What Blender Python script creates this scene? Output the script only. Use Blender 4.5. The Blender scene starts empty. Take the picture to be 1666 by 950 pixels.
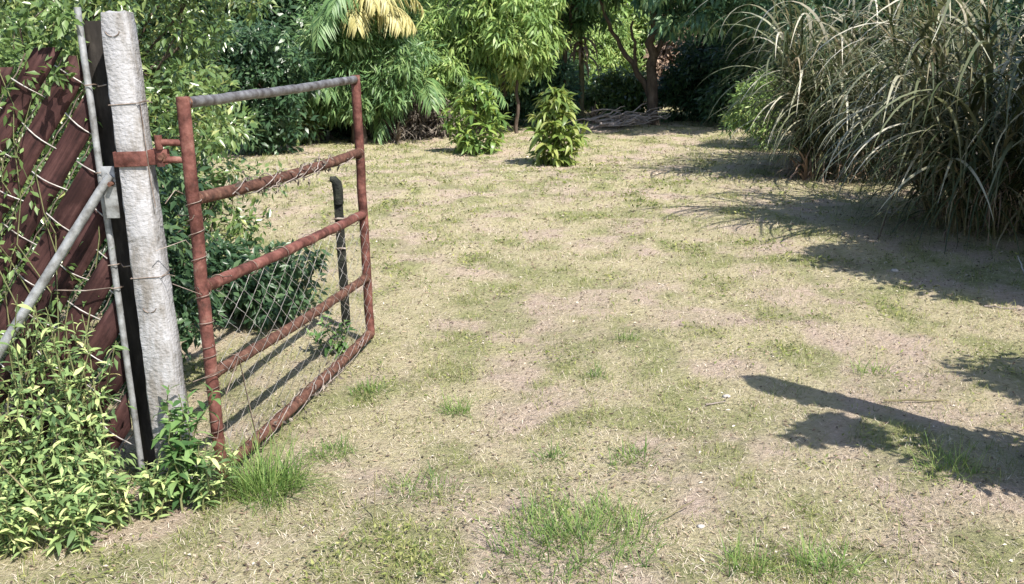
import bpy, math, random
import numpy as np
from mathutils import Vector, Matrix, Quaternion

# ------------------------------------------------------------------ camera, sky, sun, exposure
sc = bpy.context.scene
C = sc.collection
CAM_H, FPX = 1.5, 1550.0
PITCH, ROLL = math.atan(410 / FPX), math.radians(1.1)
cam_d = bpy.data.cameras.new("camera"); cam = bpy.data.objects.new("camera", cam_d); C.objects.link(cam)
cam_d.sensor_width = 36; cam_d.lens = 36 * FPX / 1666; cam_d.clip_start = .05; cam_d.clip_end = 2000
cam.location = (0, 0, CAM_H)
cam.rotation_euler = (Matrix.Rotation(math.pi / 2 - PITCH, 3, 'X') @ Matrix.Rotation(-ROLL, 3, 'Z')).to_euler()
sc.camera = cam
SUN_AZ, SUN_EL = math.atan2(.65, -.76), math.radians(51)
to_sun = Vector((math.sin(SUN_AZ) * math.cos(SUN_EL), math.cos(SUN_AZ) * math.cos(SUN_EL), math.sin(SUN_EL)))
w = bpy.data.worlds.new("World"); sc.world = w; w.use_nodes = True
sky = w.node_tree.nodes.new("ShaderNodeTexSky"); sky.sky_type = 'NISHITA'; sky.sun_disc = False
sky.sun_elevation = SUN_EL; sky.sun_rotation = SUN_AZ
bg = w.node_tree.nodes["Background"]; bg.inputs[1].default_value = .11
w.node_tree.links.new(sky.outputs[0], bg.inputs[0])
sun_d = bpy.data.lights.new("sun", 'SUN'); sun_d.energy = 4.6; sun_d.angle = math.radians(.53); sun_d.color = (1, .95, .87)
sun = bpy.data.objects.new("sun", sun_d); C.objects.link(sun); sun.location = (8, -9, 14)
sun.rotation_euler = to_sun.to_track_quat('Z', 'Y').to_euler()
sc.view_settings.view_transform = 'Standard'; sc.view_settings.look = 'None'
sc.view_settings.gamma = 1; sc.view_settings.use_curve_mapping = False; sc.view_settings.exposure = 1.0
sc.cycles.max_bounces = 6; sc.cycles.diffuse_bounces = 3; sc.cycles.transmission_bounces = 4
sc.cycles.transparent_max_bounces = 4; sc.cycles.use_denoising = True

RNG = np.random.default_rng(11)
random.seed(5)

# ------------------------------------------------------------------ helpers
def vnoise(x, y, seed=0):
    x = np.asarray(x, float); y = np.asarray(y, float)
    xi = np.floor(x).astype(np.int64); yi = np.floor(y).astype(np.int64)
    fx = x - xi; fy = y - yi
    fx = fx * fx * (3 - 2 * fx); fy = fy * fy * (3 - 2 * fy)
    def h(a, b):
        n = (a * 374761393 + b * 668265263 + seed * 974711) & 0x7fffffff
        n = ((n ^ (n >> 13)) * 1274126177) & 0x7fffffff
        return ((n ^ (n >> 16)) & 0xffff) / 65535.0
    return (h(xi, yi) * (1 - fx) + h(xi + 1, yi) * fx) * (1 - fy) + (h(xi, yi + 1) * (1 - fx) + h(xi + 1, yi + 1) * fx) * fy

def fbm(x, y, seed=0, n=4):
    r = 0; a = .5
    for i in range(n):
        r = r + a * vnoise(np.asarray(x) * 2 ** i, np.asarray(y) * 2 ** i, seed + i * 7); a *= .5
    return r / (1 - .5 ** n)

def ground_z(x, y):
    return (fbm(np.asarray(x) * .55, np.asarray(y) * .55, 3, 3) - .5) * .07 + (fbm(np.asarray(x) * 3.1, np.asarray(y) * 3.1, 9, 3) - .5) * .055

def gz(x, y): return float(ground_z(x, y))

def green_cover(x, y):          # where live grass grows
    x = np.asarray(x, float); y = np.asarray(y, float)
    f = fbm(x * 4.2 + 4, y * 3.6, 21, 5)
    g = np.clip((f - .47) * 5, 0, 1)
    return g

def soil_cover(x, y):           # where the turf is worn to bare soil
    x = np.asarray(x, float); y = np.asarray(y, float)
    f = fbm(x * 3.1 - 7, y * 2.4 + 2, 55, 5)
    return np.clip((f - .48) * 7, 0, 1) * .8

def norm(a):
    return a / np.maximum(np.linalg.norm(a, axis=-1, keepdims=True), 1e-9)

class MB:
    """collects geometry for ONE mesh object"""
    def __init__(s): s.v = []; s.f3 = []; s.f4 = []; s.a = []; s.n = 0
    def add(s, v, f, a=None):
        v = np.asarray(v, float).reshape(-1, 3); f = np.asarray(f, np.int64)
        (s.f3 if f.shape[1] == 3 else s.f4).append(f + s.n)
        s.v.append(v); s.a.append(np.full(len(v), .5) if a is None else np.broadcast_to(np.asarray(a, float), (len(v),)))
        s.n += len(v); return s
    def tube(s, pts, rad, k=8, cap=True, a=None):
        p = np.asarray(pts, float); n = len(p)
        r = np.broadcast_to(np.asarray(rad, float), (n,))
        t = np.gradient(p, axis=0); t = norm(t)
        up = np.array([0, 0, 1.]) if abs(t[0][2]) < .9 else np.array([1., 0, 0])
        u = norm(np.cross(t, up)); vv = np.cross(t, u)
        th = np.arange(k) * 2 * np.pi / k
        ring = p[:, None] + r[:, None, None] * (np.cos(th)[None, :, None] * u[:, None] + np.sin(th)[None, :, None] * vv[:, None])
        i = np.arange(n - 1)[:, None] * k; j = np.arange(k)[None]
        q = np.stack([i + j, i + (j + 1) % k, i + k + (j + 1) % k, i + k + j], -1).reshape(-1, 4)
        V = ring.reshape(-1, 3)
        b = s.n
        s.add(V, q, a)
        if cap:
            V2 = np.vstack([ring[0], p[:1], ring[-1], p[-1:]])
            f = [[(jj + 1) % k, jj, k] for jj in range(k)] + [[k + 1 + jj, k + 1 + (jj + 1) % k, 2 * k + 1] for jj in range(k)]
            s.add(V2, f, a)
        return s
    def box(s, c, size, R=None):
        d = np.array(size) / 2
        v = np.array([[x, y, z] for x in (-1, 1) for y in (-1, 1) for z in (-1, 1)]) * d
        if R is not None: v = v @ np.array(R).T
        f = [[0, 1, 3, 2], [4, 6, 7, 5], [0, 4, 5, 1], [2, 3, 7, 6], [0, 2, 6, 4], [1, 5, 7, 3]]
        return s.add(v + np.array(c), f)
    def leaves(s, P, D, N, L, W, a, fold=.25, droop=.15, rich=True):
        n = len(P); D = norm(D); S = norm(np.cross(D, N)); N = np.cross(S, D)
        L = np.broadcast_to(L, (n,))[:, None]; W = np.broadcast_to(W, (n,))[:, None]
        b = P; tip = P + D * L - N * L * droop
        if rich:
            m = P + D * L * .45 - N * W * fold + N * L * .04
            l = P + D * L * .42 + S * W * .5 + N * L * .03; r = P + D * L * .42 - S * W * .5 + N * L * .03
            V = np.stack([b, l, m, r, tip], 1).reshape(-1, 3); k = np.arange(n)[:, None] * 5
            f = np.concatenate([k + [0, 2, 1], k + [0, 3, 2], k + [1, 2, 4], k + [2, 3, 4]])
            s.add(V, f, np.repeat(a, 5))
        else:
            l = P + D * L * .45 + S * W * .5; r = P + D * L * .45 - S * W * .5
            V = np.stack([b, l, r, tip], 1).reshape(-1, 3); k = np.arange(n)[:, None] * 4
            s.add(V, np.concatenate([k + [0, 2, 1], k + [1, 2, 3]]), np.repeat(a, 4))
        return s
    def blades(s, P, az, L, W, el, droop, a, seg=3):
        """grass blades: tapered strips that leave at elevation el and bend down by droop (radians) over their length"""
        n = len(P); b = lambda q: np.broadcast_to(np.asarray(q, float), (n,))
        az, L, W, el, droop = b(az), b(L), b(W), b(el), b(droop)
        h = np.stack([np.cos(az), np.sin(az), 0 * az], -1); sd = np.stack([-np.sin(az), np.cos(az), 0 * az], -1)
        p = np.array(P, float); rows = []
        for i in range(seg + 1):
            t = i / seg
            wd = W * (1 - .96 * t ** 1.6) * (.7 + .6 * min(t * 3, 1) * .5)
            rows.append(p - sd * wd[:, None] / 2); rows.append(p + sd * wd[:, None] / 2)
            e = el - droop * t
            p = p + (h * np.cos(e)[:, None] + np.array([0, 0, 1.]) * np.sin(e)[:, None]) * (L / seg)[:, None]
        V = np.stack(rows, 1).reshape(-1, 3); m = 2 * (seg + 1); k = np.arange(n)[:, None] * m
        f = np.concatenate([k + [2 * i, 2 * i + 1, 2 * i + 3, 2 * i + 2] for i in range(seg)])
        return s.add(V, f, np.repeat(b(a), m))
    def mesh(s, name, smooth=False):
        me = bpy.data.meshes.new(name); V = np.concatenate(s.v)
        loops = []; starts = []; pos = 0
        for fl, k in ((s.f3, 3), (s.f4, 4)):
            if fl:
                F = np.concatenate(fl); loops.append(F.ravel()); starts.append(pos + np.arange(len(F)) * k); pos += F.size
        loops = np.concatenate(loops).astype(np.int32); starts = np.concatenate(starts).astype(np.int32)
        me.vertices.add(len(V)); me.vertices.foreach_set('co', V.astype(np.float32).ravel())
        me.loops.add(len(loops)); me.loops.foreach_set('vertex_index', loops)
        me.polygons.add(len(starts)); me.polygons.foreach_set('loop_start', starts)
        at = me.attributes.new('v', 'FLOAT', 'POINT'); at.data.foreach_set('value', np.concatenate(s.a).astype(np.float32))
        me.update(calc_edges=True)
        if smooth: me.polygons.foreach_set('use_smooth', np.ones(len(starts), bool))
        me.validate(); return me
    def obj(s, name, mat, parent=None, smooth=False, loc=(0, 0, 0)):
        me = s.mesh(name, smooth); me.materials.append(mat)
        return link(name, me, parent, loc)

def link(name, data, parent=None, loc=(0, 0, 0)):
    o = bpy.data.objects.new(name, data); C.objects.link(o); o.location = loc
    if parent: o.parent = parent
    return o
def tag(o, label, cat, group=None):
    o['label'] = label; o['category'] = cat
    if group: o['group'] = group
    return o
def thing(name, label, cat, loc, group=None):
    return tag(link(name, None, None, loc), label, cat, group)
def bevel(o, wd, seg=2):
    m = o.modifiers.new('b', 'BEVEL'); m.width = wd; m.segments = seg; m.limit_method = 'ANGLE'; return o

def rand_unit(r, n): return norm(r.normal(0, 1, (n, 3)))
def crown_points(r, n, c, rad, hollow=.35, lump=.28, seed=0):
    """clump centres through an uneven ellipsoid"""
    d = rand_unit(r, n); q = (hollow + (1 - hollow) * r.random(n) ** .6)
    l = 1 + lump * (2 * fbm(np.arctan2(d[:, 1], d[:, 0]) * 1.3 + seed, d[:, 2] * 2.2 + seed, seed, 2) - 1) * 1.6
    return np.array(c) + d * np.array(rad) * (q * l)[:, None]
def foliage(mb, r, centers, crad, per, L, W, droop=.3, up=.6, rich=False, vlo=0, vhi=1, aspect=(1, 1, .8)):
    n = len(centers); N = n * per
    d = rand_unit(r, N); q = r.random(N) ** .5
    P = np.repeat(centers, per, 0) + d * np.array(aspect) * (np.repeat(crad * r.uniform(.6, 1.25, n), per) * q)[:, None]
    P[:, 2] = np.maximum(P[:, 2], .03)
    D = norm(d * .8 + r.normal(0, .55, (N, 3)) + np.array([0, 0, -droop]))
    Nn = norm(r.normal(0, .55, (N, 3)) + np.array([0, 0, up]) + np.array(to_sun) * .8)
    sz = r.uniform(.65, 1.25, N)
    a = np.clip(np.repeat(r.normal(.45, .14, n), per) + r.normal(0, .2, N), 0, 1) * (vhi - vlo) + vlo
    mb.leaves(P, D, Nn, L * sz, W * sz, a, rich=rich, droop=.12 + droop * .15)

# ------------------------------------------------------------------ materials
def newmat(name):
    m = bpy.data.materials.new(name); m.use_nodes = True; nt = m.node_tree
    return m, nt, nt.nodes["Principled BSDF"], (lambda t: nt.nodes.new("ShaderNode" + t)), nt.links.new
def ramp(nt, stops):
    r = nt.nodes.new("ShaderNodeValToRGB"); e = r.color_ramp.elements
    while len(e) < len(stops): e.new(.5)
    for i, (p, c) in enumerate(stops): e[i].position = p; e[i].color = (*c, 1)
    return r
def leafmat(name, stops, per_object=False, trans=.3, rough=.45, spec=.4):
    m, nt, b, N, Lk = newmat(name)
    r = ramp(nt, stops)
    if per_object: src = N("ObjectInfo").outputs['Random']
    else:
        a = N("Attribute"); a.attribute_name = 'v'; src = a.outputs['Fac']
    Lk(src, r.inputs[0])
    b.inputs['Roughness'].default_value = rough; b.inputs['Specular IOR Level'].default_value = spec
    Lk(r.outputs[0], b.inputs['Base Color'])
    t = N("BsdfTranslucent"); mx = N("MixShader"); mx.inputs[0].default_value = trans
    hs = N("HueSaturation"); hs.inputs['Hue'].default_value = .485; hs.inputs['Saturation'].default_value = 1.1; hs.inputs['Value'].default_value = 1.5
    Lk(r.outputs[0], hs.inputs['Color']); Lk(hs.outputs[0], t.inputs[0])
    Lk(b.outputs[0], mx.inputs[1]); Lk(t.outputs[0], mx.inputs[2]); Lk(mx.outputs[0], nt.nodes["Material Output"].inputs[0])
    return m
def noisemat(name, stops, scale=8, detail=6, rough=.8, bump=.3, bscale=40, spec=.3, metal=0, stretch=(1, 1, 1), dist=.02, stain=None, rot=None):
    m, nt, b, N, Lk = newmat(name)
    tc = N("TexCoord"); mp = N("Mapping"); mp.inputs['Scale'].default_value = stretch; Lk(tc.outputs['Object'], mp.inputs[0])
    n = N("TexNoise"); n.inputs['Scale'].default_value = scale; n.inputs['Detail'].default_value = detail; n.inputs['Roughness'].default_value = .65
    Lk(mp.outputs[0], n.inputs['Vector']); r = ramp(nt, stops); Lk(n.outputs[0], r.inputs[0]); col = r.outputs[0]
    if rot is not None: mp.vector_type = 'TEXTURE'; mp.inputs['Rotation'].default_value = (0, rot, 0)
    if stain:
        mp3 = N("Mapping"); mp3.inputs['Scale'].default_value = stain[1]; Lk(tc.outputs['Object'], mp3.inputs[0])
        n3 = N("TexNoise"); n3.inputs['Scale'].default_value = stain[0]; n3.inputs['Detail'].default_value = 7; n3.inputs['Roughness'].default_value = .7; Lk(mp3.outputs[0], n3.inputs['Vector'])
        r3 = ramp(nt, [(.40, stain[2]), (.55, (1, 1, 1))]); Lk(n3.outputs[0], r3.inputs[0])
        mx = N("Mix"); mx.data_type = 'RGBA'; mx.blend_type = 'MULTIPLY'; mx.inputs[0].default_value = 1; Lk(col, mx.inputs[6]); Lk(r3.outputs[0], mx.inputs[7]); col = mx.outputs[2]
    Lk(col, b.inputs['Base Color'])
    n2 = N("TexNoise"); n2.inputs['Scale'].default_value = bscale; n2.inputs['Detail'].default_value = 5; Lk(mp.outputs[0], n2.inputs['Vector'])
    bp = N("Bump"); bp.inputs['Strength'].default_value = bump; bp.inputs['Distance'].default_value = dist; Lk(n2.outputs[0], bp.inputs['Height']); Lk(bp.outputs[0], b.inputs['Normal'])
    b.inputs['Roughness'].default_value = rough; b.inputs['Specular IOR Level'].default_value = spec; b.inputs['Metallic'].default_value = metal
    return m

M = {}
M['concrete'] = noisemat('whitewashed_concrete', [(.30, (.15, .14, .13)), (.38, (.32, .315, .32)), (.55, (.40, .395, .41)), (.8, (.46, .455, .47))], 11, 14, .92, 1, 75, .15, 0, (1, 1, 1.3), .005, (5, (2.2, 2.2, .7), (.58, .54, .48)))
M['rust'] = noisemat('red_oxide_rust', [(.3, (.06, .028, .022)), (.46, (.135, .050, .040)), (.57, (.185, .076, .060)), (.66, (.22, .112, .09)), (.75, (.28, .19, .155))], 20, 10, .75, .8, 60, .3, 0, (1, 1, 1), .005, (9, (1, 1, .8), (.42, .36, .33)))
M['rust_dark'] = noisemat('brown_rust', [(.3, (.035, .020, .015)), (.47, (.085, .040, .029)), (.6, (.135, .068, .048)), (.78, (.26, .18, .13))], 30, 9, .85, .8, 80, .2, 0, (1, 1, 1), .006)
M['toprail'] = noisemat('weathered_galvanised', [(.33, (.05, .038, .034)), (.47, (.13, .12, .12)), (.7, (.26, .26, .265))], 22, 6, .5, .3, 60, .5, .35, (1, 1, 1), .003)
M['galv'] = noisemat('galvanised_pipe', [(.32, (.13, .125, .12)), (.5, (.27, .275, .28)), (.7, (.42, .43, .45))], 26, 6, .55, .3, 60, .5, .25, (1, 1, 1), .003)
M['wire'] = noisemat('old_wire', [(.35, (.11, .075, .055)), (.55, (.24, .19, .16)), (.75, (.40, .37, .34))], 20, 4, .6, .1, 60, .4, .3)
M['slat'] = noisemat('red_brown_slat', [(.3, (.018, .010, .010)), (.46, (.050, .022, .021)), (.6, (.078, .036, .033)), (.75, (.13, .068, .062))], 60, 10, .75, .7, 90, .2, 0, (14, 1, 1), .004, (4, (1, 1, 1), (.45, .42, .42)), math.radians(-54))
M['iron'] = noisemat('black_iron', [(.35, (.010, .010, .010)), (.55, (.020, .022, .018)), (.75, (.06, .062, .045))], 22, 6, .8, .5, 70, .2)
M['bark'] = noisemat('bark', [(.3, (.05, .037, .03)), (.6, (.13, .10, .08)), (.8, (.20, .17, .14))], 12, 8, .95, .9, 30, .1, 0, (1, 1, .35), .02)
M['stem'] = noisemat('green_stem', [(.3, (.08, .10, .04)), (.7, (.20, .20, .09))], 12, 4, .7, .2, 40)
M['drywood'] = noisemat('dry_grey_wood', [(.3, (.16, .13, .11)), (.6, (.34, .29, .27)), (.8, (.46, .41, .38))], 14, 6, .9, .5, 50, .2, 0, (1, 1, 1), .006)
M['shade_dark'] = noisemat('painted_shade_dark', [(.3, (.012, .011, .010)), (.5, (.035, .031, .028)), (.7, (.085, .075, .066))], 14, 8, .9, .6, 40, .1, 0, (1, 1, .3), .01)  # near-black colour that stands for the shade beside the concrete post
M['brightwire'] = noisemat('galvanised_wire', [(.35, (.22, .19, .17)), (.6, (.46, .44, .42))], 20, 4, .5, .1, 60, .5, .3)
M['cane'] = noisemat('cane', [(.3, (.10, .09, .045)), (.6, (.22, .19, .10))], 12, 4, .7, .2, 40)
M['stone'] = noisemat('pale_stone', [(.3, (.34, .31, .28)), (.7, (.52, .49, .46))], 18, 6, .9, .5, 60, .2, 0, (1, 1, 1), .006)
G = lambda *s: list(s)
M['olive'] = leafmat('olive_leaf', G((0, (0.051, 0.095, 0.032)), (.45, (0.111, 0.179, 0.056)), (.8, (0.210, 0.276, 0.090)), (1, (0.389, 0.411, 0.166))), rough=.3, spec=.8)
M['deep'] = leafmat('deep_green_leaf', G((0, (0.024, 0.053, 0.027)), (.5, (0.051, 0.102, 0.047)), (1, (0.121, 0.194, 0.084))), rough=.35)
M['blue'] = leafmat('bluish_green_leaf', G((0, (0.038, 0.090, 0.061)), (.5, (0.089, 0.172, 0.102)), (.85, (0.170, 0.276, 0.136)), (1, (0.359, 0.476, 0.241))), rough=.35)
M['lime'] = leafmat('light_green_leaf', G((0, (0.110, 0.189, 0.059)), (.5, (0.229, 0.342, 0.103)), (1, (0.449, 0.516, 0.184))))
M['frond'] = leafmat('palm_leaf', G((0, (0.050, 0.108, 0.044)), (.5, (0.125, 0.226, 0.081)), (1, (0.272, 0.365, 0.147))))
M['yellow'] = leafmat('yellow_palm_leaf', G((0, (0.279, 0.254, 0.103)), (.5, (0.484, 0.440, 0.187)), (1, (0.647, 0.609, 0.339))))
M['brown'] = leafmat('dry_brown_leaf', G((0, (0.116, 0.081, 0.062)), (.5, (0.269, 0.185, 0.136)), (1, (0.467, 0.349, 0.261))), trans=.15, rough=.8)
M['greybrown'] = leafmat('dead_palm_leaf', G((0, (.07, .055, .045)), (.5, (.15, .125, .105)), (1, (.30, .26, .21))), trans=.1, rough=.9)
M['canegrass'] = leafmat('tall_grass_blade', G((0, (0.029, 0.043, 0.019)), (.4, (0.059, 0.081, 0.034)), (.75, (0.111, 0.124, 0.059)), (.93, (0.196, 0.182, 0.105)), (1, (0.340, 0.288, 0.196))), rough=.5, trans=.25)  # blade mass coloured dark, standing for the shade inside the clump
M['canegrass_o'] = leafmat('tall_grass_blade_single', G((0, (0.099, 0.114, 0.056)), (.35, (0.196, 0.215, 0.122)), (.7, (0.439, 0.426, 0.315)), (1, (0.732, 0.688, 0.563))), True, rough=.4, trans=.25, spec=.6)  # single blades coloured paler, as the sunlit arcs over the dark mass
M['weed_o'] = leafmat('weed_leaf', G((0, (0.071, 0.123, 0.052)), (.4, (0.172, 0.265, 0.103)), (.75, (0.353, 0.450, 0.182)), (.93, (0.562, 0.642, 0.282)), (1, (0.610, 0.541, 0.261))), True, rough=.6, spec=.2)
M['weed'] = leafmat('weed_inner_leaf', G((0, (0.071, 0.123, 0.052)), (.4, (0.172, 0.265, 0.103)), (.75, (0.353, 0.450, 0.182)), (.93, (0.562, 0.642, 0.282)), (1, (0.610, 0.541, 0.261))), rough=.6, spec=.2)
M['weed_dark_o'] = leafmat('broad_weed_leaf', G((0, (0.047, 0.106, 0.036)), (.6, (0.113, 0.215, 0.068)), (1, (0.244, 0.353, 0.133))), True, rough=.6, spec=.2)
M['mango_lime_o'] = leafmat('young_mango_leaf', G((0, (0.087, 0.138, 0.036)), (.5, (0.186, 0.261, 0.062)), (1, (0.368, 0.393, 0.132))), True, rough=.35)
M['mango_lime'] = leafmat('inner_young_mango_leaf', G((0, (0.087, 0.138, 0.036)), (.5, (0.186, 0.261, 0.062)), (1, (0.368, 0.393, 0.132))), rough=.35)
M['mango_deep_o'] = leafmat('mango_leaf', G((0, (0.078, 0.146, 0.044)), (.5, (0.168, 0.268, 0.065)), (1, (0.336, 0.415, 0.110))), True, rough=.35)
M['mango_deep'] = leafmat('inner_mango_leaf', G((0, (0.072, 0.136, 0.041)), (.5, (0.157, 0.250, 0.062)), (1, (0.313, 0.386, 0.102))), rough=.35)
M['vine'] = leafmat('vine_leaf', G((0, (0.058, 0.102, 0.028)), (.5, (0.116, 0.188, 0.056)), (1, (0.292, 0.402, 0.160))))
M['grass'] = leafmat('grass', G((0, (0.063, 0.095, 0.027)), (.5, (0.185, 0.225, 0.065)), (1, (0.388, 0.390, 0.147))), rough=.6, spec=.25)
M['tuft'] = leafmat('fresh_grass', G((0, (.05, .10, .025)), (.5, (.13, .22, .055)), (1, (.32, .38, .13))), rough=.55, spec=.25)
M['straw'] = leafmat('straw', G((0, (0.224, 0.172, 0.132)), (.35, (0.430, 0.358, 0.263)), (.75, (0.575, 0.501, 0.385)), (1, (0.774, 0.694, 0.583))), rough=.7, trans=.15, spec=.2)
M['litter'] = leafmat('leaf_litter', G((0, (.07, .05, .04)), (.5, (.22, .16, .11)), (.8, (.40, .31, .22)), (1, (.62, .56, .48))), rough=.85, trans=.05, spec=.15)

def ground_material():
    m, nt, b, N, Lk = newmat('dry_turf_soil')
    tc = N("TexCoord")
    def noise(s, d=6, ro=.6):
        n = N("TexNoise"); n.inputs['Scale'].default_value = s; n.inputs['Detail'].default_value = d; n.inputs['Roughness'].default_value = ro
        Lk(tc.outputs['Object'], n.inputs['Vector']); return n.outputs[0]
    soil = ramp(nt, [(.32, (.16, .118, .09)), (.43, (.49, .38, .305)), (.7, (.63, .515, .43))]); Lk(noise(24, 10, .8), soil.inputs[0])
    straw = ramp(nt, [(.34, (.15, .13, .08)), (.44, (.47, .415, .25)), (.7, (.61, .545, .37))]); Lk(noise(34, 8, .8), straw.inputs[0])
    grn = ramp(nt, [(.3, (.10, .12, .045)), (.55, (.30, .32, .135)), (.8, (.42, .42, .20))]); Lk(noise(25, 8, .75), grn.inputs[0])
    a1 = N("Attribute"); a1.attribute_name = 'soil'; a2 = N("Attribute"); a2.attribute_name = 'green'
    def mixn(fac, A, B):
        mx = N("Mix"); mx.data_type = 'RGBA'; Lk(fac, mx.inputs[0]); Lk(A, mx.inputs[6]); Lk(B, mx.inputs[7]); return mx.outputs[2]
    def fuzz(att, s):
        q = N("Math"); q.operation = 'MULTIPLY_ADD'; Lk(noise(s, 5), q.inputs[0]); q.inputs[1].default_value = 1.6; q.inputs[2].default_value = -.8
        q2 = N("Math"); q2.operation = 'ADD'; q2.use_clamp = True; Lk(q.outputs[0], q2.inputs[0]); Lk(att.outputs['Fac'], q2.inputs[1]); return q2.outputs[0]
    c = mixn(fuzz(a1, 6), straw.outputs[0], soil.outputs[0]); 
    g2 = N("Math"); g2.operation = 'MULTIPLY'; g2.inputs[1].default_value = .75; Lk(fuzz(a2, 5), g2.inputs[0])
    c = mixn(g2.outputs[0], c, grn.outputs[0])
    Lk(c, b.inputs['Base Color']); b.inputs['Roughness'].default_value = .95; b.inputs['Specular IOR Level'].default_value = .1
    bp = N("Bump"); bp.inputs['Strength'].default_value = 1; bp.inputs['Distance'].default_value = .05; Lk(noise(38, 8, .7), bp.inputs['Height']); Lk(bp.outputs[0], b.inputs['Normal'])
    return m
M['ground'] = ground_material()

# ------------------------------------------------------------------ ground
def axis(lo, hi, step, far):
    core = np.arange(lo, hi + 1e-6, step)
    g = []; d = step; x = hi
    while x < far: d *= 1.35; x += d; g.append(x)
    g2 = []; d = step; x = lo
    while x > -far: d *= 1.35; x -= d; g2.append(x)
    return np.array(g2[::-1] + list(core) + g)
gx, gy = axis(-4, 5, .05, 400), axis(1.2, 18, .06, 400)
X, Y = np.meshgrid(gx, gy); Z = ground_z(X, Y)
mb = MB(); nx = len(gx)
i, j = np.meshgrid(np.arange(len(gy) - 1), np.arange(nx - 1), indexing='ij'); k = (i * nx + j).ravel()
mb.add(np.stack([X, Y, Z], -1).reshape(-1, 3), np.stack([k, k + 1, k + nx + 1, k + nx], -1))
ground = mb.obj('ground', M['ground'], None, True); ground['kind'] = 'structure'
for nm, fn in (('soil', soil_cover), ('green', green_cover)):
    at = ground.data.attributes.new(nm, 'FLOAT', 'POINT'); at.data.foreach_set('value', fn(X, Y).ravel().astype(np.float32))

def scatter(n, rmin=1.9, rmax=19, half=.72, power=.45):
    """points over the yard, thinning out with distance"""
    u = RNG.random(n); r = (rmin ** power + u * (rmax ** power - rmin ** power)) ** (1 / power)
    a = (RNG.random(n) * 2 - 1) * half
    x, y = r * np.sin(a), r * np.cos(a)
    return x, y, r

def carpet():
    # straw thatch
    x, y, r = scatter(210000); keep = RNG.random(len(x)) < 1 - .5 * soil_cover(x, y); x, y, r = x[keep], y[keep], r[keep]; n = len(x)
    sz = np.clip(r / 6, .8, 2.2)
    mb = MB(); P = np.stack([x, y, ground_z(x, y) + .002], -1)
    mb.blades(P, RNG.random(n) * 6.28, RNG.uniform(.015, .045, n) * sz ** .6, RNG.uniform(.0014, .0032, n) * sz, RNG.uniform(.02, .7, n), RNG.uniform(.1, .9, n), RNG.random(n), 2)
    o = mb.obj('dry_grass', M['straw']); tag(o, 'thin straw-coloured dead grass lying all over the yard', 'grass'); o['kind'] = 'stuff'
    # live blades
    x, y, r = scatter(430000)
    tuft = fbm(x * 9, y * 8, 77, 2)
    keep = RNG.random(len(x)) < np.clip(green_cover(x, y) * .6 + .4, 0, 1) * np.clip((tuft - .48) * 7, .07, 1) * (1 - .55 * soil_cover(x, y))
    x, y, r = x[keep], y[keep], r[keep]; n = len(x); sz = np.clip(r / 6, .8, 2.2)
    mb = MB(); P = np.stack([x, y, ground_z(x, y) - .002], -1)
    mb.blades(P, RNG.random(n) * 6.28, RNG.uniform(.02, .065, n) * sz ** .4, RNG.uniform(.0018, .004, n) * sz, RNG.uniform(.2, 1.4, n), RNG.uniform(.2, 1.3, n), RNG.random(n), 2)
    o = mb.obj('live_grass', M['grass']); tag(o, 'short pale green grass growing in patches over the yard', 'grass'); o['kind'] = 'stuff'
    # small creeping weeds
    x, y, r = scatter(90000, rmax=15); keep = RNG.random(len(x)) < np.clip((fbm(x * 3.2 + 9, y * 3.2, 131, 3) - .54) * 5, 0, 1) * (.25 + .75 * green_cover(x, y)); x, y, r = x[keep], y[keep], r[keep]; n = len(x); sz = np.clip(r / 5, .8, 2)
    a = RNG.random(n) * 6.28; e = RNG.uniform(-.1, .9, n); D = np.stack([np.cos(a) * np.cos(e), np.sin(a) * np.cos(e), np.sin(e)], -1)
    mb = MB(); mb.leaves(np.stack([x, y, ground_z(x, y) + RNG.uniform(.002, .03, n)], -1), D, norm(RNG.normal(0, .5, (n, 3)) + np.array([0, 0, 1.])), RNG.uniform(.014, .034, n) * sz, RNG.uniform(.006, .013, n) * sz, RNG.random(n))
    o = mb.obj('creeping_weeds', M['grass']); tag(o, 'small-leaved green creeping weeds dotted over the yard', 'weeds'); o['kind'] = 'stuff'
    # litter
    x, y, r = scatter(34000); n = len(x); sz = np.clip(r / 6, .7, 2)
    a = RNG.random(n) * 6.28; D = np.stack([np.cos(a), np.sin(a), RNG.normal(0, .2, n)], -1); Nn = norm(np.stack([RNG.normal(0, .3, n), RNG.normal(0, .3, n), np.ones(n)], -1))
    mb = MB(); mb.leaves(np.stack([x, y, ground_z(x, y) + .006], -1), D, Nn, RNG.uniform(.012, .035, n) * sz, RNG.uniform(.004, .014, n) * sz, RNG.random(n) ** 1.7)
    o = mb.obj('leaf_litter', M['litter']); tag(o, 'scattered crumbs of dead leaf and chaff on the bare soil', 'litter'); o['kind'] = 'stuff'
carpet()

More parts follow.
